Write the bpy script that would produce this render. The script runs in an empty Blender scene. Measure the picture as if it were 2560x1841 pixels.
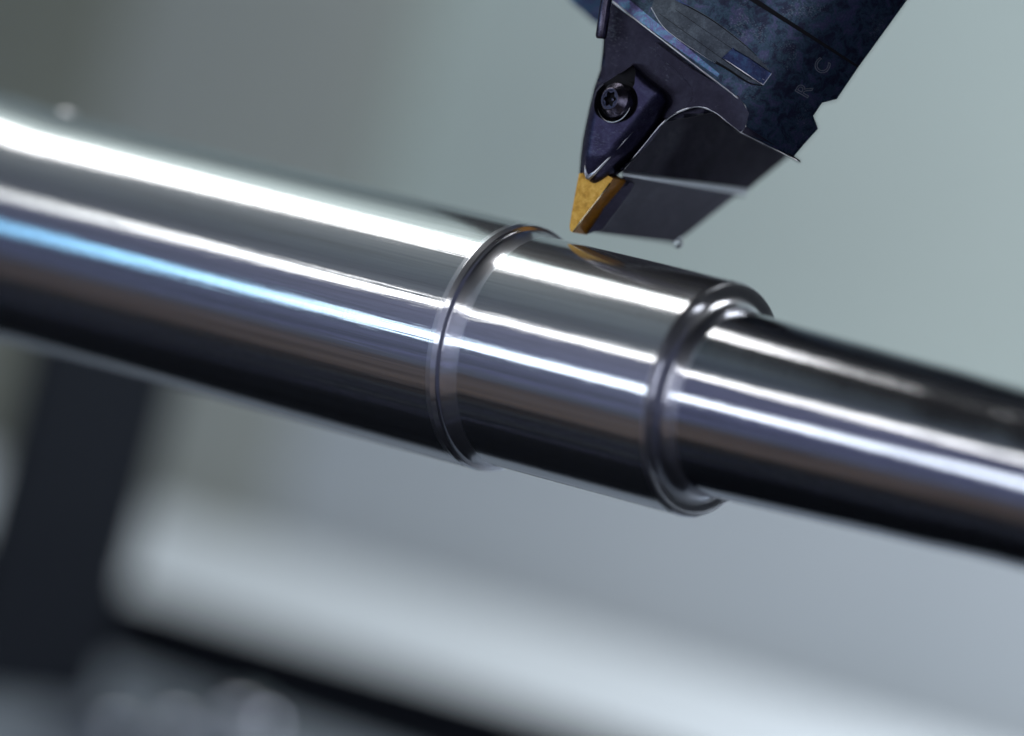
import bpy, bmesh, math, random
from mathutils import Vector, Matrix

random.seed(7)
scene = bpy.context.scene
C = scene.collection
MM = 0.001

# ------------------------------------------------------------------ camera
F_PX, DIST = 12800.0, 833.0            # focal length in photo pixels, mm to the shaft shoulder
ROLL, YAW = math.radians(14.4), math.radians(35.0)
cx_, sx_ = math.cos(ROLL), math.sin(ROLL)
AX = Vector((math.cos(YAW)*cx_, -math.cos(YAW)*sx_, math.sin(YAW)))   # shaft axis seen by the camera
AZ = Vector((sx_, cx_, 0.0))
AY = AZ.cross(AX)
R_CW = Matrix((AX, AY, AZ))            # camera frame -> world frame
def cam_pt(px, py, dz=0.0):
    d = DIST - dz
    return Vector(((px-1280.0)*d/F_PX, -(py-920.5)*d/F_PX, -d))
ORG = cam_pt(1290, 875, 0.0)
def P(px, py, dz=0.0):                 # a photo point at a distance -> world point in mm
    return R_CW @ (cam_pt(px, py, dz) - ORG)
CAM_LOC = R_CW @ (-ORG)
def PY(px, py, Y):                     # a photo point on the upright plane at depth Y (mm behind the shaft)
    d = P(px, py, 0) - CAM_LOC
    return CAM_LOC + d * ((Y - CAM_LOC.y)/d.y)
def project(w):
    c = R_CW.transposed() @ w + ORG
    return (1280 + c.x/-c.z*F_PX, 920.5 - c.y/-c.z*F_PX)

cam_d = bpy.data.cameras.new('camera')
cam = bpy.data.objects.new('camera', cam_d); C.objects.link(cam)
M4 = R_CW.to_4x4(); M4.translation = CAM_LOC*MM
cam.matrix_world = M4
cam_d.sensor_width = 36.0
cam_d.lens = F_PX*36.0/2560.0
cam_d.clip_start, cam_d.clip_end = 0.05, 20.0
cam_d.dof.use_dof = True
cam_d.dof.focus_distance = (DIST-9.0)*MM
cam_d.dof.aperture_fstop = 4.6
cam_d.dof.aperture_blades = 0
scene.camera = cam

# ------------------------------------------------------------------ world, lamps, exposure
wd = bpy.data.worlds.new('World'); scene.world = wd; wd.use_nodes = True
wd.node_tree.nodes['Background'].inputs['Color'].default_value = (0.30, 0.36, 0.45, 1)
wd.node_tree.nodes['Background'].inputs['Strength'].default_value = 0.05
vs = scene.view_settings
vs.view_transform, vs.look, vs.exposure, vs.gamma = 'Standard', 'None', 0.0, 1.0

def lamp(name, loc, target, sx, sy, radiance, col, along=(1, 0, 0), spread=180):
    ld = bpy.data.lights.new(name, 'AREA'); ld.shape = 'RECTANGLE'
    ld.size, ld.size_y = sx*MM, sy*MM
    ld.energy = radiance*math.pi*ld.size*ld.size_y
    ld.color = col; ld.spread = math.radians(spread)
    o = bpy.data.objects.new(name, ld); C.objects.link(o)
    z = (Vector(loc)-Vector(target)).normalized()
    x = Vector(along); x = (x - z*x.dot(z)).normalized(); y = z.cross(x)
    m = Matrix((x, y, z)).transposed().to_4x4(); m.translation = Vector(loc)*MM
    o.matrix_world = m
    return o
# machine work light above the shaft, two long tubes on the operator's side, then added fill lights
lamp('work_light', (-312, -36, 350), (-87, -6, 0), 662, 100, 6.5, (1.0, 0.99, 0.96))
lamp('ceiling_fill_light', (-370, 60, 356), (-350, 160, 500), 506, 120, 3.0, (0.98, 1.0, 0.95))  # twin of the work light, added to brighten the ceiling
lamp('door_tube_light', (-175, -560, 235), (-20, 0, 0), 560, 50, 4.4, (1.0, 1.0, 0.98))
lamp('door_tube_light', (-525, -560, 235), (-20, 0, 0), 150, 58, 2.4, (0.98, 1.0, 0.98))
lamp('door_tube_light', (-755, -560, 235), (-20, 0, 0), 300, 60, 1.2, (0.95, 1.0, 0.96))
lamp('front_wall_fill_light', (-330, -566, 235), (-330, -1000, 120), 1100, 74, 4.2, (0.94, 0.95, 1.0))  # added behind the tube to brighten the front wall
lamp('lower_tube_light', (-145, -590, -70), (-20, 0, 0), 520, 68, 4.0, (0.84, 0.92, 1.0))
lamp('lower_tube_light', (-490, -590, -70), (-20, 0, 0), 180, 74, 2.0, (0.36, 0.74, 1.0))
lamp('lower_tube_light', (-745, -590, -70), (-20, 0, 0), 320, 78, 1.25, (0.15, 0.55, 1.0))
lamp('lower_wall_fill_light', (-330, -600, -70), (-330, -900, -420), 1100, 84, 2.4, (0.86, 0.88, 1.0))  # added to brighten the lower front wall
lamp('fillet_fill_light', (640, -620, 90), (0, 0, 0), 150, 560, 2.6, (0.86, 0.89, 1.0), (1, 1, 0))  # no window here: lamp added to brighten the shaft fillets
lamp('rim_fill_light', (235, -790, 60), (0, 0, 0), 150, 620, 1.5, (0.86, 0.88, 1.0), (1, 0.3, 0))  # lamp added so the shoulder rims show a bright band
lamp('tool_fill_light', (270, 260, 300), (20, 5, 40), 130, 130, 6.0, (0.95, 0.98, 1.0))  # added to put a highlight on the shank chamfer
lamp('wall_fill_light', (63, 190, 70), (-250, 480, 0), 120, 220, 11.0, (0.93, 0.96, 1.0))  # added to brighten the right of the back wall

# ------------------------------------------------------------------ materials
def mat(name, base, rough=0.5, metal=0.0, spec=0.5):
    m = bpy.data.materials.new(name); m.use_nodes = True
    b = m.node_tree.nodes['Principled BSDF']
    b.inputs['Base Color'].default_value = (*base, 1)
    b.inputs['Roughness'].default_value = rough
    b.inputs['Metallic'].default_value = metal
    b.inputs['Specular IOR Level'].default_value = spec
    return m, m.node_tree.nodes, m.node_tree.links, b
def ramp(n, stops):
    r = n.new('ShaderNodeValToRGB'); e = r.color_ramp.elements
    while len(e) < len(stops): e.new(0.5)
    for el, (p, c) in zip(e, stops): el.position = p; el.color = (*c, 1)
    return r
def noise(n, l, scale, detail=6, rough=0.6, vec=None, dist=0.0):
    t = n.new('ShaderNodeTexNoise'); t.inputs['Scale'].default_value = scale
    t.inputs['Detail'].default_value = detail; t.inputs['Roughness'].default_value = rough
    t.inputs['Distortion'].default_value = dist
    if vec is not None: l.new(vec, t.inputs['Vector'])
    return t
def objcoord(n, l, scale=(1, 1, 1)):
    tc = n.new('ShaderNodeTexCoord'); mp = n.new('ShaderNodeMapping')
    mp.inputs['Scale'].default_value = scale
    l.new(tc.outputs['Object'], mp.inputs['Vector']); return mp.outputs['Vector']

def steel_mat(name, base, rough, groove=1.0, lobe=0.15):
    m, n, l, b = mat(name, base, rough, 1.0)
    v = objcoord(n, l, (1, 0.02, 0.02))
    t = noise(n, l, 2200, 5, 0.7, v)                       # turned grooves run round the shaft
    bp = n.new('ShaderNodeBump'); bp.inputs['Strength'].default_value = 0.10*groove
    bp.inputs['Distance'].default_value = 0.0002
    v3 = objcoord(n, l, (0.012, 1, 1)); t3 = noise(n, l, 1500, 4, 0.65, v3)
    bp3 = n.new('ShaderNodeBump'); bp3.inputs['Strength'].default_value = 0.10; bp3.inputs['Distance'].default_value = 0.0002
    l.new(t3.outputs['Fac'], bp3.inputs['Height']); l.new(bp3.outputs['Normal'], bp.inputs['Normal'])
    l.new(t.outputs['Fac'], bp.inputs['Height']); l.new(bp.outputs['Normal'], b.inputs['Normal'])
    v2 = objcoord(n, l, (0.06, 1, 1))
    t2 = noise(n, l, 900, 4, 0.6, v2)
    mr = n.new('ShaderNodeMapRange'); mr.inputs['To Min'].default_value = rough*0.6; mr.inputs['To Max'].default_value = rough*1.5
    l.new(t2.outputs['Fac'], mr.inputs['Value']); l.new(mr.outputs['Result'], b.inputs['Roughness'])
    rc = ramp(n, [(0.34, tuple(c*0.70 for c in base)), (0.52, base), (0.66, tuple(min(1, c*1.12) for c in base))])
    t6 = noise(n, l, 1100, 5, 0.7, objcoord(n, l, (0.010, 1, 1))); l.new(t6.outputs['Fac'], rc.inputs['Fac']); l.new(rc.outputs['Color'], b.inputs['Base Color'])
    tg = n.new('ShaderNodeTangent'); tg.direction_type = 'RADIAL'; tg.axis = 'X'
    b.inputs['Anisotropic'].default_value = 0.75
    b.inputs['Anisotropic Rotation'].default_value = 0.25
    l.new(tg.outputs['Tangent'], b.inputs['Tangent'])
    g = n.new('ShaderNodeBsdfAnisotropic'); g.inputs['Color'].default_value = (*base, 1); g.inputs['Roughness'].default_value = 0.42
    ms = n.new('ShaderNodeMixShader'); ms.inputs[0].default_value = lobe
    l.new(b.outputs[0], ms.inputs[1]); l.new(g.outputs[0], ms.inputs[2])
    l.new(ms.outputs[0], n['Material Output'].inputs['Surface'])
    return m
STEEL = steel_mat('turned_steel', (0.65, 0.66, 0.69), 0.07)
STEEL_SHADED = steel_mat('shaded_turned_steel', (0.56, 0.57, 0.61), 0.07, 1.0, 0.06)  # narrow section's dark reflection put into a darker base colour
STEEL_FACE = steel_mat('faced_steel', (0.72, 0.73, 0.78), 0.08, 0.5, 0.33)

def oxide_mat(name, stops, rough=0.30, scale=500, metal=0.85, scr=0.28):
    m, n, l, b = mat(name, (0.03, 0.03, 0.05), rough, metal)
    v = objcoord(n, l)
    t = noise(n, l, scale, 9, 0.68, v, 0.6)
    r = ramp(n, stops); l.new(t.outputs['Fac'], r.inputs['Fac'])
    t2 = noise(n, l, scale*6, 5, 0.7, v)
    mx = n.new('ShaderNodeMix'); mx.data_type = 'RGBA'; mx.blend_type = 'MULTIPLY'
    mx.inputs[0].default_value = 0.5
    r2 = ramp(n, [(0.3, (0.45, 0.45, 0.45)), (0.7, (1.4, 1.4, 1.4))]); l.new(t2.outputs['Fac'], r2.inputs['Fac'])
    l.new(r.outputs['Color'], mx.inputs[6]); l.new(r2.outputs['Color'], mx.inputs[7])
    sv = n.new('ShaderNodeMapping'); sv.inputs['Rotation'].default_value = (0.3, 0.7, 0.2); sv.inputs['Scale'].default_value = (0.05, 1, 1)
    l.new(v, sv.inputs['Vector'])
    t4 = noise(n, l, 5200, 3, 0.6, sv.outputs['Vector'], 0.0)
    t5 = noise(n, l, 160, 3, 0.6, v)
    ml = n.new('ShaderNodeMath'); ml.operation = 'MULTIPLY'; l.new(t4.outputs['Fac'], ml.inputs[0]); l.new(t5.outputs['Fac'], ml.inputs[1])
    r4 = ramp(n, [(0.335, (0, 0, 0)), (0.40, (scr, scr, scr))]); l.new(ml.outputs[0], r4.inputs['Fac'])
    mx2 = n.new('ShaderNodeMix'); mx2.data_type = 'RGBA'; l.new(r4.outputs['Color'], mx2.inputs[0])
    l.new(mx.outputs[2], mx2.inputs[6]); mx2.inputs[7].default_value = (0.26, 0.30, 0.35, 1)
    l.new(mx2.outputs[2], b.inputs['Base Color'])
    mr = n.new('ShaderNodeMapRange'); mr.inputs['To Min'].default_value = rough*0.7; mr.inputs['To Max'].default_value = rough*1.4
    l.new(t2.outputs['Fac'], mr.inputs['Value']); l.new(mr.outputs['Result'], b.inputs['Roughness'])
    bp = n.new('ShaderNodeBump'); bp.inputs['Strength'].default_value = 0.12; bp.inputs['Distance'].default_value = 0.0003
    l.new(t2.outputs['Fac'], bp.inputs['Height']); l.new(bp.outputs['Normal'], b.inputs['Normal'])
    return m
OXIDE = oxide_mat('mottled_black_oxide', [(0.25, (0.016, 0.020, 0.036)), (0.42, (0.028, 0.033, 0.063)), (0.52, (0.040, 0.078, 0.110)), (0.60, (0.071, 0.069, 0.142)), (0.75, (0.076, 0.133, 0.176))])
OXIDE_BLUE = oxide_mat('blue_violet_oxide', [(0.25, (0.049, 0.057, 0.113)), (0.45, (0.146, 0.130, 0.306)), (0.56, (0.115, 0.307, 0.452)), (0.66, (0.308, 0.212, 0.485)), (0.8, (0.407, 0.648, 0.776))], 0.32)
OXIDE_DARK = oxide_mat('smooth_dark_oxide', [(0.2, (0.013, 0.013, 0.021)), (0.5, (0.024, 0.023, 0.039)), (0.8, (0.040, 0.042, 0.062))], 0.34, 220, 0.85, 0.2)
OXIDE_SATIN = oxide_mat('satin_violet_oxide', [(0.2, (0.020, 0.020, 0.040)), (0.5, (0.042, 0.039, 0.084)), (0.8, (0.068, 0.075, 0.128))], 0.36, 300, 0.9, 0.12)
LEDGE = oxide_mat('blue_scraped_oxide', [(0.25, (0.02, 0.03, 0.07)), (0.5, (0.045, 0.06, 0.15)), (0.7, (0.06, 0.14, 0.26))], 0.34, 700)
POCKET = oxide_mat('grey_milled_oxide', [(0.2, (0.036, 0.043, 0.054)), (0.5, (0.081, 0.099, 0.122)), (0.8, (0.162, 0.198, 0.234))], 0.42, 500)
FLANK = oxide_mat('dark_ground_flank', [(0.2, (0.039, 0.038, 0.056)), (0.5, (0.062, 0.057, 0.087)), (0.8, (0.095, 0.091, 0.130))], 0.40, 160, 0.7)
BLACK, *_ = mat('black_recess', (0.006, 0.006, 0.009), 0.6, 0.0, 0.2)
EDGE, *_ = mat('worn_highlight_metal', (0.78, 0.80, 0.84), 0.28, 1.0)  # edge highlights as well as wear put into this pale metal
SCREW = oxide_mat('dark_screw_steel', [(0.2, (0.05, 0.05, 0.07)), (0.5, (0.11, 0.10, 0.14)), (0.8, (0.17, 0.17, 0.22))], 0.22, 500, 0.95)
def gold_mat(name, a, b_, rough, metal=0.55):
    m, n, l, b = mat(name, a, rough, metal)
    t = noise(n, l, 900, 8, 0.7, objcoord(n, l), 0.4)
    r = ramp(n, [(0.26, tuple(c*0.5 for c in a)), (0.44, a), (0.58, b_), (0.72, (0.82, 0.58, 0.2))]); l.new(t.outputs['Fac'], r.inputs['Fac']); l.new(r.outputs['Color'], b.inputs['Base Color'])
    t2 = noise(n, l, 4500, 4, 0.7, objcoord(n, l))
    bp = n.new('ShaderNodeBump'); bp.inputs['Strength'].default_value = 0.16; bp.inputs['Distance'].default_value = 0.0002
    l.new(t2.outputs['Fac'], bp.inputs['Height']); l.new(bp.outputs['Normal'], b.inputs['Normal'])
    return m
GOLD = gold_mat('gold_coating', (0.56, 0.30, 0.04), (0.70, 0.42, 0.075), 0.34)
GOLD_SIDE = gold_mat('side_gold_coating', (0.62, 0.26, 0.025), (0.40, 0.16, 0.02), 0.4, 0.1)  # flank faces, darker and more orange than the top

def paint(name, a, b_, rough=0.5, scale=6):
    m, n, l, b = mat(name, a, rough)
    t = noise(n, l, scale, 5, 0.6, objcoord(n, l))
    r = ramp(n, [(0.3, a), (0.7, b_)]); l.new(t.outputs['Fac'], r.inputs['Fac']); l.new(r.outputs['Color'], b.inputs['Base Color'])
    b.inputs['Specular IOR Level'].default_value = 0.12 if a[0] < 0.1 else 0.4
    return m
WALL = paint('grey_green_enclosure_paint', (0.455, 0.545, 0.535), (0.50, 0.59, 0.575), 0.55)
ROOM = paint('grey_enclosure_paint', (0.31, 0.33, 0.55), (0.36, 0.38, 0.60), 0.6)
DARKP = paint('dark_enclosure_paint', (0.006, 0.008, 0.013), (0.012, 0.015, 0.021), 0.7)
OLIVE_PALE = paint('pale_olive_wall_tone', (0.36, 0.40, 0.385), (0.41, 0.44, 0.42), 0.6)
LAVENDER = paint('lavender_grey_wall_tone', (0.472, 0.533, 0.583), (0.522, 0.578, 0.628), 0.55)
OLIVE = paint('olive_grey_wall_tone', (0.24, 0.26, 0.22), (0.29, 0.31, 0.27), 0.6)
BROWN = paint('brown_panel', (0.22, 0.135, 0.085), (0.30, 0.19, 0.12), 0.6)
PALE = paint('pale_cover_paint', (0.66, 0.715, 0.77), (0.73, 0.78, 0.83), 0.45)
TRAY = paint('grey_tray_metal', (0.15, 0.175, 0.21), (0.22, 0.25, 0.29), 0.35, 30)
DROP, dn, dl_, db = mat('coolant', (0.9, 0.95, 0.97), 0.03)
db.inputs['Transmission Weight'].default_value = 0.75; db.inputs['IOR'].default_value = 1.36

# ------------------------------------------------------------------ builders
def link(name, bm, m, parent=None, smooth=False, origin=None):
    me = bpy.data.meshes.new(name)
    bmesh.ops.recalc_face_normals(bm, faces=bm.faces[:])
    o = bpy.data.objects.new(name, me)
    org = Vector(origin) if origin is not None else Vector((0, 0, 0))
    bmesh.ops.translate(bm, verts=bm.verts[:], vec=-org)
    bmesh.ops.scale(bm, verts=bm.verts[:], vec=(MM, MM, MM))
    for f in bm.faces: f.smooth = smooth
    bm.to_mesh(me); bm.free()
    for mm in (m if isinstance(m, (list, tuple)) else [m]): me.materials.append(mm)
    C.objects.link(o)
    o.location = org*MM
    if parent is not None:
        o.parent = parent
        root = parent
        off = Vector((0, 0, 0))
        while root is not None: off += root.location; root = root.parent
        o.location = org*MM - off
    return o
def empty(name, loc, label, cat, group=None):
    o = bpy.data.objects.new(name, None); C.objects.link(o); o.location = Vector(loc)*MM
    o.empty_display_size = 0.01
    o['label'] = label; o['category'] = cat
    if group: o['group'] = group
    return o
def tag(o, label=None, cat=None, group=None, kind=None):
    for k, v in (('label', label), ('category', cat), ('group', group), ('kind', kind)):
        if v: o[k] = v
    return o
def sharp_smooth(o, ang=35):
    me = o.data
    for p in me.polygons: p.use_smooth = True
    bm = bmesh.new(); bm.from_mesh(me)
    for e in bm.edges:
        if len(e.link_faces) == 2: e.smooth = e.calc_face_angle(0) < math.radians(ang)
    bm.to_mesh(me); bm.free()
    return o
def lathe(profile, seg=192):           # profile of (s, r) round world X
    bm = bmesh.new(); rings = []
    for s, r in profile:
        rings.append([bm.verts.new((s, r*math.cos(2*math.pi*k/seg), r*math.sin(2*math.pi*k/seg))) for k in range(seg)])
    for a, b in zip(rings, rings[1:]):
        for k in range(seg):
            bm.faces.new((a[k], a[(k+1) % seg], b[(k+1) % seg], b[k]))
    return bm
def box(lo, hi):
    bm = bmesh.new(); bmesh.ops.create_cube(bm, size=1)
    lo, hi = Vector(lo), Vector(hi)
    for v in bm.verts: v.co = Vector((lo[i]+(v.co[i]+0.5)*(hi[i]-lo[i]) for i in range(3)))
    return bm
def K(x, y):                           # coordinates of the tool close-up -> photo pixels
    return (1380 + x/2.4652, y/2.4652)
def catmull(pts, n=6, closed=False):
    out = []; N = len(pts)
    rng = range(N) if closed else range(N-1)
    for i in rng:
        p0 = pts[(i-1) % N] if closed or i > 0 else pts[i]
        p1 = pts[i]; p2 = pts[(i+1) % N]
        p3 = pts[(i+2) % N] if closed or i+2 < N else p2
        for k in range(n):
            t = k/n
            out.append(tuple(0.5*(2*b+(c-a)*t+(2*a-5*b+4*c-d)*t*t+(3*b-a-3*c+d)*t**3) for a, b, c, d in zip(p0, p1, p2, p3)))
    if not closed: out.append(tuple(pts[-1]))
    return out
def slab(outline, front, back, bevel=0.0, cuts=0, cut_dir=(1, 0), seg=2):
    """A solid with its outline in close-up coordinates; front(x, y) gives the near surface, back the far one (mm)."""
    bm = bmesh.new()
    area = sum(a[0]*b[1]-b[0]*a[1] for a, b in zip(outline, outline[1:]+outline[:1]))
    if area < 0: outline = outline[::-1]
    vs_ = [bm.verts.new((x, y, 0)) for x, y in outline]
    f = bm.faces.new(vs_)
    r = bmesh.ops.extrude_face_region(bm, geom=[f])
    bv = [e for e in r['geom'] if isinstance(e, bmesh.types.BMVert)]
    for v in bv: v.co.z = -1
    if cuts:
        d = Vector((cut_dir[0], cut_dir[1], 0)).normalized()
        ts = [Vector((x, y, 0)).dot(d) for x, y in outline]
        for k in range(1, cuts):
            t = min(ts)+(max(ts)-min(ts))*k/cuts
            bmesh.ops.bisect_plane(bm, geom=bm.verts[:]+bm.edges[:]+bm.faces[:], plane_co=d*t, plane_no=d, dist=1e-4)
    ff = [v for v in bm.verts if v.co.z > -0.5]
    rim = [e for e in bm.edges if all(v.co.z > -0.5 for v in e.verts) and any(all(v.co.z > -0.5 for v in fc.verts) for fc in e.link_faces) and not all(all(v.co.z > -0.5 for v in fc.verts) for fc in e.link_faces)]
    bk = front if callable(front) else (lambda x, y: front)
    for v in bm.verts:
        x, y = v.co.x, v.co.y
        dz = bk(x, y) if v.co.z > -0.5 else (back(x, y) if callable(back) else back)
        v.co = P(*K(x, y), dz)
    if bevel:
        bmesh.ops.bevel(bm, geom=rim, offset=bevel, segments=seg, profile=0.5, affect='EDGES', clamp_overlap=True)
    return bm
def seg_dist(p, a, b):
    ab = (b[0]-a[0], b[1]-a[1]); t = ((p[0]-a[0])*ab[0]+(p[1]-a[1])*ab[1])/max(ab[0]**2+ab[1]**2, 1e-9)
    t = max(0.0, min(1.0, t)); return math.hypot(p[0]-a[0]-ab[0]*t, p[1]-a[1]-ab[1]*t)
def pillow(outline, front, back, rad, drop, step=14.0):
    """Like slab, but the near surface rolls over towards its outline within rad (close-up units), dropping by drop mm."""
    edges = list(zip(outline, outline[1:]+outline[:1]))
    def fr(x, y):
        d = min(seg_dist((x, y), a, b) for a, b in edges)
        r_ = rad(x, y) if callable(rad) else rad
        t = max(0.0, 1-d/r_)
        return front(x, y) - drop*(1-math.sqrt(max(0.0, 1-t*t)))
    xs = [p[0] for p in outline]; ys = [p[1] for p in outline]
    bm = bmesh.new()
    o = outline if sum(a[0]*b[1]-b[0]*a[1] for a, b in edges) > 0 else outline[::-1]
    f = bm.faces.new([bm.verts.new((x, y, 0)) for x, y in o])
    for ax in (0, 1):
        lo_, hi_ = (min(xs), max(xs)) if ax == 0 else (min(ys), max(ys))
        n_ = int((hi_-lo_)/step)
        for k in range(1, n_):
            c = Vector((0, 0, 0)); c[ax] = lo_+(hi_-lo_)*k/n_+0.013
            nn = Vector((0, 0, 0)); nn[ax] = 1
            bmesh.ops.bisect_plane(bm, geom=bm.verts[:]+bm.edges[:]+bm.faces[:], plane_co=c, plane_no=nn, dist=1e-4)
    bmesh.ops.triangulate(bm, faces=bm.faces[:])
    r = bmesh.ops.extrude_face_region(bm, geom=bm.faces[:])
    bs = set(v for v in r['geom'] if isinstance(v, bmesh.types.BMVert))
    for v in bm.verts:
        x, y = v.co.x, v.co.y
        v.co = P(*K(x, y), (back(x, y) if callable(back) else back) if v in bs else fr(x, y))
    return bm
def cut_away(o, cutter):
    md = o.modifiers.new('cut', 'BOOLEAN'); md.operation = 'DIFFERENCE'; md.solver = 'EXACT'; md.object = cutter
    dg = bpy.context.evaluated_depsgraph_get()
    me = bpy.data.meshes.new_from_object(o.evaluated_get(dg)); o.modifiers.clear(); o.data = me
    bpy.data.objects.remove(cutter)
def tube(points, rad, seg=8, closed=False):
    bm = bmesh.new(); rings = []
    N = len(points)
    for i, p in enumerate(points):
        a = points[max(i-1, 0)]; b = points[min(i+1, N-1)]
        t = (Vector(b)-Vector(a)).normalized()
        u = t.cross(Vector((0.3, -0.9, 0.2))).normalized(); w = t.cross(u)
        r = rad(i/(N-1)) if callable(rad) else rad
        rings.append([bm.verts.new(Vector(p)+u*r*math.cos(2*math.pi*k/seg)+w*r*math.sin(2*math.pi*k/seg)) for k in range(seg)])
    for a, b in zip(rings, rings[1:]):
        for k in range(seg): bm.faces.new((a[k], a[(k+1) % seg], b[(k+1) % seg], b[k]))
    bm.faces.new(rings[0]); bm.faces.new(rings[-1])
    return bm
def arc(c, r, a0, a1, n):
    return [(c[0]+r*math.cos(math.radians(a0+(a1-a0)*k/n)), c[1]+r*math.sin(math.radians(a0+(a1-a0)*k/n))) for k in range(n+1)]
def struct(name, bm, m): return tag(link(name, bm, m), kind='structure')

# ------------------------------------------------------------------ the machine enclosure (setting)
struct('back_wall', box((-1100, 480, -420), (900, 500, 440)), WALL)
struct('wall_tone_step', box((-1100, 462, -420), (PY(230, 300, 462).x, 480, 150)), OLIVE)  # added panels, stepping the wall darker towards the left
struct('wall_tone_step', box((PY(230, 300, 462).x+1, 464, -420), (PY(900, 300, 462).x, 480, 150)), OLIVE_PALE)
struct('lower_wall_tone', box((PY(900, 300, 462).x+1, 467, -420), (188, 480, PY(1500, 1010, 467).z)), LAVENDER)  # added panel, turns the lower wall bluer
struct('ceiling', box((-1100, -1000, 440), (900, 500, 460)), WALL)
struct('added_ceiling_panel', box((-235, -1000, 425), (900, 480, 440)), DARKP)  # unseen, added to darken what the narrow section reflects
struct('added_dark_panel', box((190, 455, -420), (900, 480, 440)), DARKP)  # unseen, added to darken what the second shoulder face reflects
struct('floor', box((-1100, -1000, -440), (900, 500, -420)), DARKP)
struct('end_wall', box((-1120, -1000, -420), (-1100, 480, 440)), ROOM)
struct('side_wall', box((900, -1000, -420), (920, 480, 440)), ROOM)
struct('front_wall', box((-1100, -1020, -420), (900, -1000, 440)), ROOM)
for z0, z1, mm in ((-250, -244, DARKP), (-120, -113, BROWN), (40, 46, DARKP), (140, 146, DARKP), (395, 425, DARKP)):
    struct('wall_streak_rail', box((-1100, -1000, z0), (900, -985, z1)), mm)  # unseen rails added to reflect as streaks in the shaft
y_ = -999.0
rr_ = random.Random(3)
while y_ < -318:
    w_ = rr_.uniform(30, 80) if y_ < -590 else rr_.uniform(9, 30)
    mm = rr_.choice((ROOM, ROOM, TRAY)) if y_ < -590 else rr_.choice((BROWN, BROWN, TRAY))
    struct('floor_streak_rail', box((-1100, y_, -419), (900, y_+w_-3, -408)), mm)  # unseen strips added for reflected bands on the shaft's underside
    y_ += w_
for y0, y1, mm in ((-296, -288, TRAY), (-250, -246, BROWN), (-212, -203, TRAY), (-160, -157, ROOM), (-120, -112, TRAY), (-62, -58, ROOM)):
    struct('floor_streak_rail', box((-1100, y0, -419), (900, y1, -408)), mm)  # thin unseen strips added to streak the dark reflection

# ------------------------------------------------------------------ steel shaft
def solve_s(px):
    a, b = -200.0, 200.0
    for _ in range(60):
        m_ = (a+b)/2
        if project(Vector((m_, 0, 0)))[0] < px: a = m_
        else: b = m_
    return a
S2 = solve_s(1788)
R1, R2, R3 = 20.6, 19.15, 15.0
shaft = empty('turned_shaft', (0, 0, 0), 'polished steel shaft with two turned steps crossing the picture under the cutting tool', 'shaft')
prof = [(-420, R1+0.8), (-130, R1+0.8), (-116, R1+0.8)] + [(-116+18*k/10, R1+0.8*(1-math.sin(math.pi/2*k/10))) for k in range(1, 11)]
prof += [(-95+92.5*k/8, R1) for k in range(9)]
link('wide_section', lathe(prof), STEEL, shaft, True)
# first shoulder: rounded lip, short drop, long fillet
sh1 = [(-2.5, R1), (-1.75, R1), (-1.6, R1-0.01), (-0.85, R1-0.18), (-0.70, R1-0.24), (-0.52, R1-0.55), (-0.40, R1-0.85), (-0.28, R1-0.95), (0.1, R2+0.37), (0.6, R2+0.24), (1.2, R2+0.13), (1.8, R2+0.05), (2.3, R2+0.012), (2.7, R2)]
link('shoulder', lathe(catmull(sh1, 4)), STEEL_FACE, shaft, True)
link('middle_section', lathe([(2.7+(S2-0.62-2.7)*k/8, R2) for k in range(9)]), STEEL, shaft, True)
e2 = S2-0.62
sh2 = [(e2, R2), (e2+0.03, R2-0.006), (e2+0.06, R2-0.022), (S2-0.09, R2-0.30), (S2-0.05, R2-0.33), (S2-0.03, R2-0.38), (S2-0.05, R3+2.4)]
sh2 += [(S2-0.06+2.1*(1-math.cos(math.radians(a))), R3+2.1-2.1*math.sin(math.radians(a))) for a in range(6, 91, 4)]
sh2 += [(S2+3.2, R3)]
link('shoulder', lathe(sh2), STEEL_FACE, shaft, True)
def rn(s):
    t = max(0.0, (s-S2-22)/40)
    return R3-0.027*(s-S2-3.2)+min(t, 1)*(0.012*math.sin((s-S2)*0.75)+0.07*math.sin((s-S2)*0.31+1))
pn = [(S2+3.2+k*0.75, rn(S2+3.2+k*0.75)) for k in range(180)]
link('narrow_section', lathe(pn), STEEL_SHADED, shaft, True)

# pale bead added for the glint at the far end of the shaft
bm = bmesh.new(); bmesh.ops.create_uvsphere(bm, u_segments=24, v_segments=16, radius=1.7)
s_n = solve_s(169-math.sin(ROLL)*20/0.0651*0.95)
top = Vector((s_n, 0, R1-0.7))
for v in bm.verts: v.co = Vector((v.co.x*1.3, v.co.y, v.co.z*0.9)) + top
GLINT, *_ = mat('glint_metal', (0.9, 0.9, 0.93), 0.35, 0.3)
link('glint_bead', bm, GLINT, shaft, True)

# ------------------------------------------------------------------ cutting tool
tool = empty('turning_tool', P(*K(700, 400), 0), 'dark blue black turning tool with gold insert tip standing over the steel shaft', 'cutting tool')
AXD = Vector((0.56, -0.83)).normalized(); PRP = Vector((0.83, 0.56)).normalized()
mid = Vector((1150, 430))
def holder_dz(x, y):                  # a round body about the slanted tool axis
    u = (Vector((x, y))-mid).dot(PRP)/2.4652*0.0651      # mm across
    return 11.0 + (math.sqrt(max(30.0**2-(u+2.0)**2, 1)) - 30.0)*0.9
UP = [(x+AXD.x*k, y+AXD.y*k) for (x, y), k in (((2190, 0), 1500), ((350, 0), 1500))]
low_curve = catmull([(1130, 600), (1175, 648), (1196, 700), (1190, 770), (1160, 815)], 5)
hold = [(350, 0)] + [(700, 272), (900, 430)] + low_curve + [(1320, 893), (1490, 966), (1560, 882), (1640, 795), (1610, 715), (1665, 635), (1755, 612), (1890, 413), (2190, 0), UP[0], UP[1]]
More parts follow.
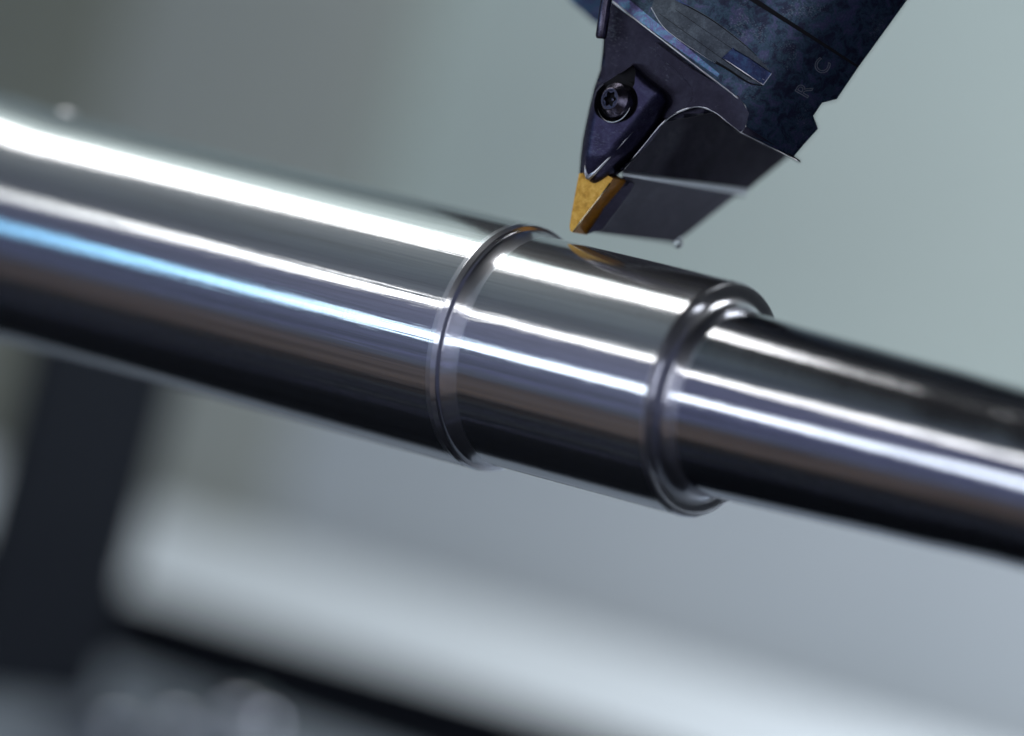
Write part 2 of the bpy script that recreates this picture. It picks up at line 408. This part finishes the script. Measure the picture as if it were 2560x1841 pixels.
holder = link('holder_body', pillow(hold, holder_dz, -22, 1, 0.0, 30), OXIDE, tool)
sharp_smooth(holder, 30)
# lip disc under the holder
lip = [(1160, 815), (1340, 900), (1530, 1003), (1532, 992), (1490, 962), (1350, 880), (1190, 775)]
sharp_smooth(link('lip', slab(lip, lambda x, y: holder_dz(x, y)+0.25, -14, 0.2), OXIDE_DARK, tool))
# the machine spindle nose the holder sits in, above the picture
nose = [(-700, -760), (2900, -760), (3300, -2600), (-300, -2600)]
sharp_smooth(link('spindle_nose', slab(nose, -25, -95, 3), OXIDE_DARK, tool))
# flange behind, lavender and out of focus
fl = catmull([(60, -90), (120, 10), (190, 70), (262, 135), (330, 180)], 4) + [(520, 150), (700, -200), (300, -500)]
sharp_smooth(link('flange', slab(fl, -22, -40, 1.5), OXIDE_BLUE, tool))

def along(pts, dz_f): return [P(*K(x, y), dz_f(x, y)) for x, y in pts]
def ribbon(pts, w, dz_f, lift, depth=0.5):            # a thin raised or sunk band following points
    L, Rr = [], []
    for i, p in enumerate(pts):
        a = Vector(pts[max(i-1, 0)]); b = Vector(pts[min(i+1, len(pts)-1)])
        t = (b-a).normalized(); nn = Vector((-t.y, t.x))
        ww = w(i/(len(pts)-1)) if callable(w) else w
        L.append(tuple(Vector(p)+nn*ww/2)); Rr.append(tuple(Vector(p)-nn*ww/2))
    bm = bmesh.new(); rows = []
    for a, b in zip(L, Rr):
        rows.append([bm.verts.new(P(*K(*a), dz_f(*a)+lift)), bm.verts.new(P(*K(*b), dz_f(*b)+lift)), bm.verts.new(P(*K(*b), dz_f(*b)-depth)), bm.verts.new(P(*K(*a), dz_f(*a)-depth))])
    for r0, r1 in zip(rows, rows[1:]):
        for k in range(4): bm.faces.new((r0[k], r0[(k+1) % 4], r1[(k+1) % 4], r1[k]))
    bm.faces.new(rows[0]); bm.faces.new(rows[-1])
    return bm
def lin(p, q, n): return [(p[0]+(q[0]-p[0])*k/n, p[1]+(q[1]-p[1])*k/n) for k in range(n+1)]
# seam groove round the holder
link('seam_groove', ribbon(lin((1180, -40), (1886, 412), 30), lambda t: 34-20*t, holder_dz, 0.06), BLACK, holder)
# blue violet land along the lower edge of the holder
land = lin((350, 0), (1130, 600), 30)
link('bevel_land', ribbon([(x+26, y-34) for x, y in lin((300, -35), (1000, 500), 26)], lambda t: 84-62*t, holder_dz, 0.05), OXIDE_BLUE, holder)
link('worn_highlight_edge', tube(along([(x+4, y-4) for x, y in lin((330, -15), (1130, 600), 34)+low_curve], lambda x, y: holder_dz(x, y)-0.02), lambda t: (0.20-0.05*t)*(0.75+0.5*abs(math.sin(t*23)*math.sin(t*9+1))), 6), EDGE, holder, True)
# long milled pocket with its ledge
pk = catmull([(612, 50), (700, 180), (890, 318), (1090, 430), (1215, 505)], 6) + [(1300, 522), (1352, 450)] + catmull([(1330, 420), (1180, 265), (990, 120), (760, -10), (640, -40)], 6)
pkb = slab(pk, lambda x, y: holder_dz(x, y)+0.08, lambda x, y: holder_dz(x, y)-1, 0, 30, PRP)
link('milled_pocket', pkb, POCKET, holder)
ldg = [(1055, 358), (1180, 440), (1302, 524), (1356, 450), (1210, 352), (1120, 300)]
sharp_smooth(link('ledge', slab(ldg, lambda x, y: holder_dz(x, y)+0.75, lambda x, y: holder_dz(x, y)-1, 0.15, 10, PRP), LEDGE, holder))
for a, b, w in (((1060, 362), (1302, 524), 5), ((1302, 524), (1354, 452), 5), ((1190, 412), (1310, 495), 1.6)):
    link('pale_line', ribbon(lin(a, b, 8), w, lambda x, y: holder_dz(x, y)+0.75, 0.05, 0.1), EDGE, holder)  # pale lines along and across the ledge
for a, b, w in (((660, 85), (1230, 492), 3), ((760, 60), (1150, 330), 3)):
    link('mill_mark', ribbon(lin(a, b, 14), w, lambda x, y: holder_dz(x, y)+0.08, 0.04, 0.1), BLACK, holder)
# pocket rims: a thin bright line, and raised black strips along the dark creases
link('worn_highlight_edge', tube(along(catmull([(612, 50), (700, 180), (890, 318), (1010, 392)], 8), lambda x, y: holder_dz(x, y)+0.06), lambda t: 0.09*(1-0.7*t), 6), EDGE, holder, True)
link('dark_crease', ribbon(catmull([(1010, 385), (1090, 432), (1215, 512), (1300, 528)], 6), lambda t: 18-12*t, holder_dz, 0.10, 0.1), BLACK, holder)
link('dark_crease', ribbon(catmull([(800, 20), (990, 128), (1180, 272), (1260, 345)], 6), lambda t: 8-5*t, holder_dz, 0.10, 0.1), BLACK, holder)
link('pale_line', ribbon(catmull([(760, -6), (800, 16), (850, 40)], 6), lambda t: 16-12*t, holder_dz, 0.12, 0.1), LEDGE, holder)  # light blue spot at the pocket's upper end
# worn lower-right rim with its edge highlight
link('worn_highlight_edge', tube(along(lin((1160, 815), (1528, 1000), 16), lambda x, y: holder_dz(x, y)+0.2), lambda t: 0.10*(0.6+0.7*math.sin(t*11+1)**2), 6), EDGE, holder, True)
link('worn_highlight_edge', tube(along(lin((1190, 775), (1160, 815), 4), lambda x, y: holder_dz(x, y)+0.3), 0.28, 6), EDGE, holder, True)

# head: pocket floor, raised wall, shank
def face_dz(x, y): return 3.2 + (x-435)*0.0070
head = [(318, -250), (318, 250), (312, 330), (300, 430), (262, 540), (225, 690), (192, 850), (178, 960), (170, 1075), (230, 1150), (330, 1140), (440, 1050), (690, 755), (1000, 690), (1160, 815), (1230, 640), (1000, 300), (600, -100)]
hd = link('tool_head', pillow(head, face_dz, -9, 14, 0.5, 26), OXIDE_DARK, tool)
sharp_smooth(hd)
arc_edge = catmull([(440, 1050), (560, 905), (680, 762), (780, 690), (900, 657), (1000, 690), (1080, 750), (1160, 815)], 6)
wall_o = [(640, 262), (870, 430), (1150, 590), (1215, 700), (1190, 790)] + arc_edge[::-1] + catmull([(398, 1078), (470, 1015), (560, 925), (640, 835), (700, 735), (760, 695), (835, 648), (868, 590), (850, 520), (770, 440), (640, 330)], 5)
def wall_dz(x, y): return face_dz(x, y)+2.6
sharp_smooth(link('pocket_wall', slab(wall_o, wall_dz, lambda x, y: face_dz(x, y)-1.5, 0.2, 6, (1, 0)), OXIDE_DARK, hd), 40)
link('worn_highlight_edge', tube(along(arc_edge, lambda x, y: wall_dz(x, y)-0.15), lambda t: (0.09+0.09*math.sin(math.pi*t))*(0.8+0.4*math.sin(t*17)**2), 6), EDGE, hd, True)  # rim highlight put into a bright tube along the edge

# shank flanks receding behind the head
def up_dz(x, y): return 3.5 - 0.0292*(x-440) - 0.0211*(y-1045)
def lo_dz(x, y): return 0.4 - 0.0292*(x-452) - 0.0360*(y-1142)
bm = bmesh.new()
def kv(x, y, dz): return bm.verts.new(P(*K(x, y), dz))
ae = [p for p in arc_edge]
row_top = [kv(x, y, min(up_dz(x, y), wall_dz(x, y)-0.3)) for x, y in ae]
tail = [kv(1330, 760, up_dz(1330, 760)), kv(1560, 880, up_dz(1560, 880)), kv(1436, 985, up_dz(1436, 985)), kv(1214, 1166, up_dz(1214, 1166))]
# the upper flank as a fan from its lower edge
lowe = [kv(440+(1214-440)*k/12, 1052+(1166-1052)*k/12, up_dz(440+(1214-440)*k/12, 1052+(1166-1052)*k/12)) for k in range(12)]
up_poly = row_top + tail + lowe[:0:-1]
fu = bm.faces.new(up_poly)
BEAD = 5
rows = [lowe + [tail[3]]]
for m_ in range(1, BEAD+1):
    t = m_/BEAD; row = []
    for k in range(13):
        x0, y0 = 440+(1214-440)*k/12, 1052+(1166-1052)*k/12
        x1, y1 = 440+(1195-440)*k/12, 1086+(1204-1086)*k/12
        x_, yy = x0+(x1-x0)*t, y0+(y1-y0)*t
        row.append(kv(x_, yy, up_dz(x0, y0)*(1-t)+lo_dz(x1, y1)*t + 0.42*math.sin(math.pi*t)))
    rows.append(row)
for a, b in zip(rows, rows[1:]):
    for k in range(12):
        f = bm.faces.new((a[k], a[k+1], b[k+1], b[k])); f.material_index = 1
lw2 = rows[-1]
bot = [kv(x, y, lo_dz(x, y)) for x, y in ((1140, 1202), (760, 1502), (722, 1492), (222, 1425), (352, 1300), (462, 1122))]
bm.faces.new([lw2[0]]+lw2[1:]+bot)
bmesh.ops.triangulate(bm, faces=[f for f in bm.faces if len(f.verts) > 4])
bk_ = bmesh.ops.extrude_face_region(bm, geom=bm.faces[:])
AWAY = R_CW @ Vector((0.0, 0.02, -1))
for v in [e for e in bk_['geom'] if isinstance(e, bmesh.types.BMVert)]: v.co += AWAY*9
CHAM, *_ = mat('bare_chamfer_steel', (0.80, 0.82, 0.85), 0.36, 0.9)
shank = link('shank', bm, [FLANK, CHAM], tool)
sharp_smooth(shank, 28)

# clamp
def clamp_dz(x, y):
    a = face_dz(x, y) + 4.6
    side = (Vector((x, y))-Vector((222, 1090))).dot(Vector((0.78, 0.62)))
    if side > 0: a -= 0.022*side*side/(side+18)            # the lower right side falls away from a soft ridge
    if y > 960: a -= (y-960)*0.007
    return a
clamp = catmull([(268, 560), (300, 525), (345, 500), (430, 442)], 4)[:-1] + [(430, 442), (498, 394), (512, 396), (585, 470)] + catmull([(585, 470), (650, 520), (705, 565), (738, 628), (700, 705), (640, 815), (560, 915), (470, 1005), (370, 1098), (300, 1140), (255, 1146), (222, 1118), (192, 1075), (182, 1000), (200, 850), (228, 700), (268, 560)], 5)[1:-1]
cl = link('clamp', pillow(clamp, clamp_dz, lambda x, y: face_dz(x, y)-1, 62, 2.6, 13), [OXIDE_SATIN, BLACK], tool)
# screw in its round recess; its axis leans to the left of the camera
TH = math.radians(42)
NX = R_CW @ Vector((-math.sin(TH)*cx_, math.sin(TH)*sx_*0.9, math.cos(TH))).normalized()
UX = (R_CW @ Vector((0.1, 1, 0))).cross(NX).normalized(); VX = NX.cross(UX)
def rev(c, prof_, seg=48, lobes=None, caps=False):
    bm = bmesh.new(); rings = []
    for h, r in prof_:
        ring = []
        for k in range(seg):
            a = 2*math.pi*k/seg
            rr = r*(1+0.16*math.cos(6*a)) if lobes and lobes(h, r) else r
            ring.append(bm.verts.new(c+NX*h+UX*rr*math.cos(a)+VX*rr*math.sin(a)))
        rings.append(ring)
    for a, b in zip(rings, rings[1:]):
        for k in range(seg): bm.faces.new((a[k], a[(k+1) % seg], b[(k+1) % seg], b[k]))
    bm.faces.new(rings[-1])
    if caps: bm.faces.new(rings[0][::-1])
    return bm
pc = P(*K(396, 622), clamp_dz(396, 622)-0.5)
cut_away(cl, link('cutter', rev(pc, [(-1.7, 3.55), (6, 3.75)], 64, None, True), BLACK))
notch = [(300, 500), (430, 448), (500, 400), (516, 440), (508, 520), (488, 560), (380, 600)]
cut_away(cl, link('cutter', slab(notch, 30, lambda x, y: face_dz(x, y)+1.6), BLACK))
sharp_smooth(cl, 40)
link('recess_floor', rev(pc, [(-1.72, 3.5), (-1.66, 3.5), (-1.66, 0.3)], 48), BLACK, cl)
# highlight on the clamp's ridge and nose, put into bright tubes
link('worn_highlight_edge', tube(along([(500, 812), (430, 888), (340, 985), (268, 1060), (222, 1100)], lambda x, y: clamp_dz(x, y)-0.10), lambda t: 0.10+0.36*t*t, 8), EDGE, cl, True)
link('worn_highlight_edge', tube(along([(222, 1100), (207, 1062), (203, 1020)], lambda x, y: clamp_dz(x, y)-0.55), lambda t: 0.42-0.36*t, 8), EDGE, cl, True)
screw = link('clamp_screw', rev(pc, [(-1.66, 2.95), (0.2, 2.95), (0.62, 2.84), (0.75, 2.72), (1.52, 1.90), (1.64, 1.82), (1.70, 1.72), (1.70, 1.42), (1.60, 1.36), (1.60, 1.14), (0.6, 1.06)], 96, lambda h, r: r < 1.2), SCREW, tool)
sharp_smooth(screw, 25)
link('socket', rev(pc, [(0.7, 1.1), (0.72, 0.5)], 36), BLACK, screw)
link('socket', rev(pc, [(0.7, 0.34), (1.0, 0.30), (1.05, 0.2)], 24), SCREW, screw)
pts = [pc+NX*0.42+UX*3.62*math.cos(a)+VX*3.62*math.sin(a) for a in [math.radians(205+140*k/24) for k in range(25)]]
link('worn_highlight_edge', tube(pts, lambda t: 0.03+0.10*math.sin(math.pi*t), 6), EDGE, cl, True)

# gold insert
def ins_dz(x, y): return 4.6 + (x-435)*0.0060
top_o = [(166, 1070), (300, 1060), (374, 1100), (358, 1130), (272, 1244), (196, 1340), (127, 1434), (112, 1424), (108, 1395), (120, 1318), (142, 1195)]
bm = bmesh.new()
tv = [bm.verts.new(P(*K(x, y), ins_dz(x, y))) for x, y in top_o]
bvv = [bm.verts.new(P(*K(x+86, y+14), ins_dz(x, y)-4.2)) for x, y in top_o]
bm.faces.new(tv)
bm.faces.new(bvv[::-1])
for k in range(len(tv)):
    f = bm.faces.new((tv[k], tv[(k+1) % len(tv)], bvv[(k+1) % len(tv)], bvv[k])); f.material_index = 1
ins = link('cutting_insert', bm, [GOLD, GOLD_SIDE], tool)
bpy_bev = [(358, 1130), (272, 1244), (196, 1340), (128, 1432)]
BRIGHTGOLD, *_ = mat('bright_gold_edge', (0.95, 0.82, 0.52), 0.22, 1.0)
link('cutting_edge', tube(along(bpy_bev, ins_dz), 0.13, 6), BRIGHTGOLD, ins, True)
link('seat', slab([(400, 1100), (440, 1095), (508, 1138), (480, 1190), (310, 1412), (214, 1446), (300, 1320)], 0.15, -4), OXIDE_DARK, shank)

# coolant nozzle pin at the top left of the head
pn_ = [(345, -120), (330, 20), (300, 236)]
noz = link('coolant_nozzle', tube([P(*K(x, y), 7.5) for x, y in [(365, -200), (345, -60), (325, 70), (303, 225), (301, 240)]], lambda t: 0.92 if t < 0.95 else 0.7, 20), SCREW, tool, True)
sharp_smooth(noz, 40)

# letters cut into the holder
def letter(ch, cx, cy, size, ang):
    cu = bpy.data.curves.new('letter', 'FONT'); cu.body = ch; cu.size = 1.0; cu.align_x = 'CENTER'; cu.align_y = 'CENTER'
    cu.fill_mode = 'NONE'
    ob = bpy.data.objects.new('letter_src', cu); C.objects.link(ob)
    dg = bpy.context.evaluated_depsgraph_get()
    me = bpy.data.meshes.new_from_object(ob.evaluated_get(dg))
    bpy.data.objects.remove(ob); bpy.data.curves.remove(cu)
    bm0 = bmesh.new(); bm0.from_mesh(me); bpy.data.meshes.remove(me)
    ca, sa = math.cos(ang), math.sin(ang)
    def tr(v): return (cx+size*(v.x*ca-v.y*sa), cy-size*(v.x*sa+v.y*ca))
    bm = bmesh.new()
    for e in bm0.edges:
        a, b = (Vector(tr(v.co)) for v in e.verts)
        if (b-a).length < 1e-6: continue
        t = (b-a).normalized(); nn = Vector((-t.y, t.x))*3.2; a -= t*1.2; b += t*1.2
        q = [bm.verts.new(P(*K(*p), holder_dz(*p)+0.05)) for p in (a+nn, b+nn, b-nn, a-nn)]
        q2 = [bm.verts.new(P(*K(*p), holder_dz(*p)-0.2)) for p in (a+nn, b+nn, b-nn, a-nn)]
        bm.faces.new(q)
        for k in range(4): bm.faces.new((q[k], q[(k+1) % 4], q2[(k+1) % 4], q2[k]))
    bm0.free()
    return bm
ENG = oxide_mat('engraved_line_metal', [(0.2, (0.13, 0.15, 0.19)), (0.5, (0.20, 0.22, 0.27)), (0.8, (0.28, 0.30, 0.36))], 0.5, 500)
link('engraved_letter', letter('R', 1556, 560, 128, math.radians(60)), ENG, holder)
link('engraved_letter', letter('C', 1668, 412, 128, math.radians(60)), ENG, holder)

# coolant drop hanging from the lowest corner of the shank
bm = bmesh.new(); bmesh.ops.create_uvsphere(bm, u_segments=20, v_segments=14, radius=1.0)
dp = P(*K(778, 1502), -7)
for v in bm.verts:
    z = v.co.z; k_ = 0.8*(1-0.55*max(z, 0)); v.co = dp + Vector((v.co.x*k_+0.12*z, v.co.y*k_, z*1.4 if z > 0 else z*0.85))
tag(link('coolant_drop', bm, DROP, None, True, dp), 'clear coolant drop hanging from the lowest corner of the dark tool', 'drop')

# ------------------------------------------------------------------ things out of focus behind
def prism(sec, x0, x1):               # section of (Y, Z) drawn out along X
    bm = bmesh.new()
    a = [bm.verts.new((x0, y, z)) for y, z in sec]; b = [bm.verts.new((x1, y, z)) for y, z in sec]
    bm.faces.new(a); bm.faces.new(b[::-1])
    for k in range(len(sec)):
        bm.faces.new((a[k], a[(k+1) % len(sec)], b[(k+1) % len(sec)], b[k]))
    return bm
z_t = PY(1300, 1550, 330).z; z_b = PY(1300, 1765, 300).z
cov = empty('way_cover', (0, 320, z_b), 'pale painted machine cover, a broad blurred bar below the shaft', 'machine cover')
link('sloped_panel', prism([(340, z_t), (300, z_b), (312, z_b), (352, z_t)], -600, 500), PALE, cov)
link('shaded_base', prism([(314, z_b-1), (314, z_b-160), (380, z_b-160), (380, z_b-1)], -600, 500), DARKP, cov)  # shade of the cover's front face put into dark paint
# dark upright post at lower left
p0 = PY(440, 990, 225); p1 = PY(50, 950, 175)
post = tag(link('dark_post', box((p1.x, 175, PY(100, 1790, 175).z), (p0.x, 225, p0.z+22)), DARKP, None, False, ((p0.x+p1.x)/2, 200, p0.z-100)), 'blurred black upright post below the left part of the shaft', 'post')
# tray
zt = PY(300, 1830, 200).z
tray = tag(link('chip_tray', prism([(240, zt+10), (120, zt-40), (120, zt-44), (246, zt+6)], -620, 300), TRAY), 'blurred grey metal chip tray in the lower left corner', 'tray')
CHIP, *_ = mat('bright_chip_metal', (0.42, 0.44, 0.5), 0.12, 1.0)
for px, py, w in ((620, 1800, 'right'), (460, 1830, 'middle'), (300, 1835, 'left')):
    c = PY(px, py, 205)
    bm = bmesh.new(); bmesh.ops.create_uvsphere(bm, u_segments=16, v_segments=10, radius=6)
    for v in bm.verts: v.co = Vector((v.co.x*1.4, v.co.y, v.co.z*0.8))+c
    tag(link('metal_chip', bm, CHIP, None, True, c), 'blurred round glint of metal chip in the tray, %s one of three' % {'right': 'rightmost', 'middle': 'middle', 'left': 'leftmost'}[w], 'metal chip', 'metal chips in the tray')
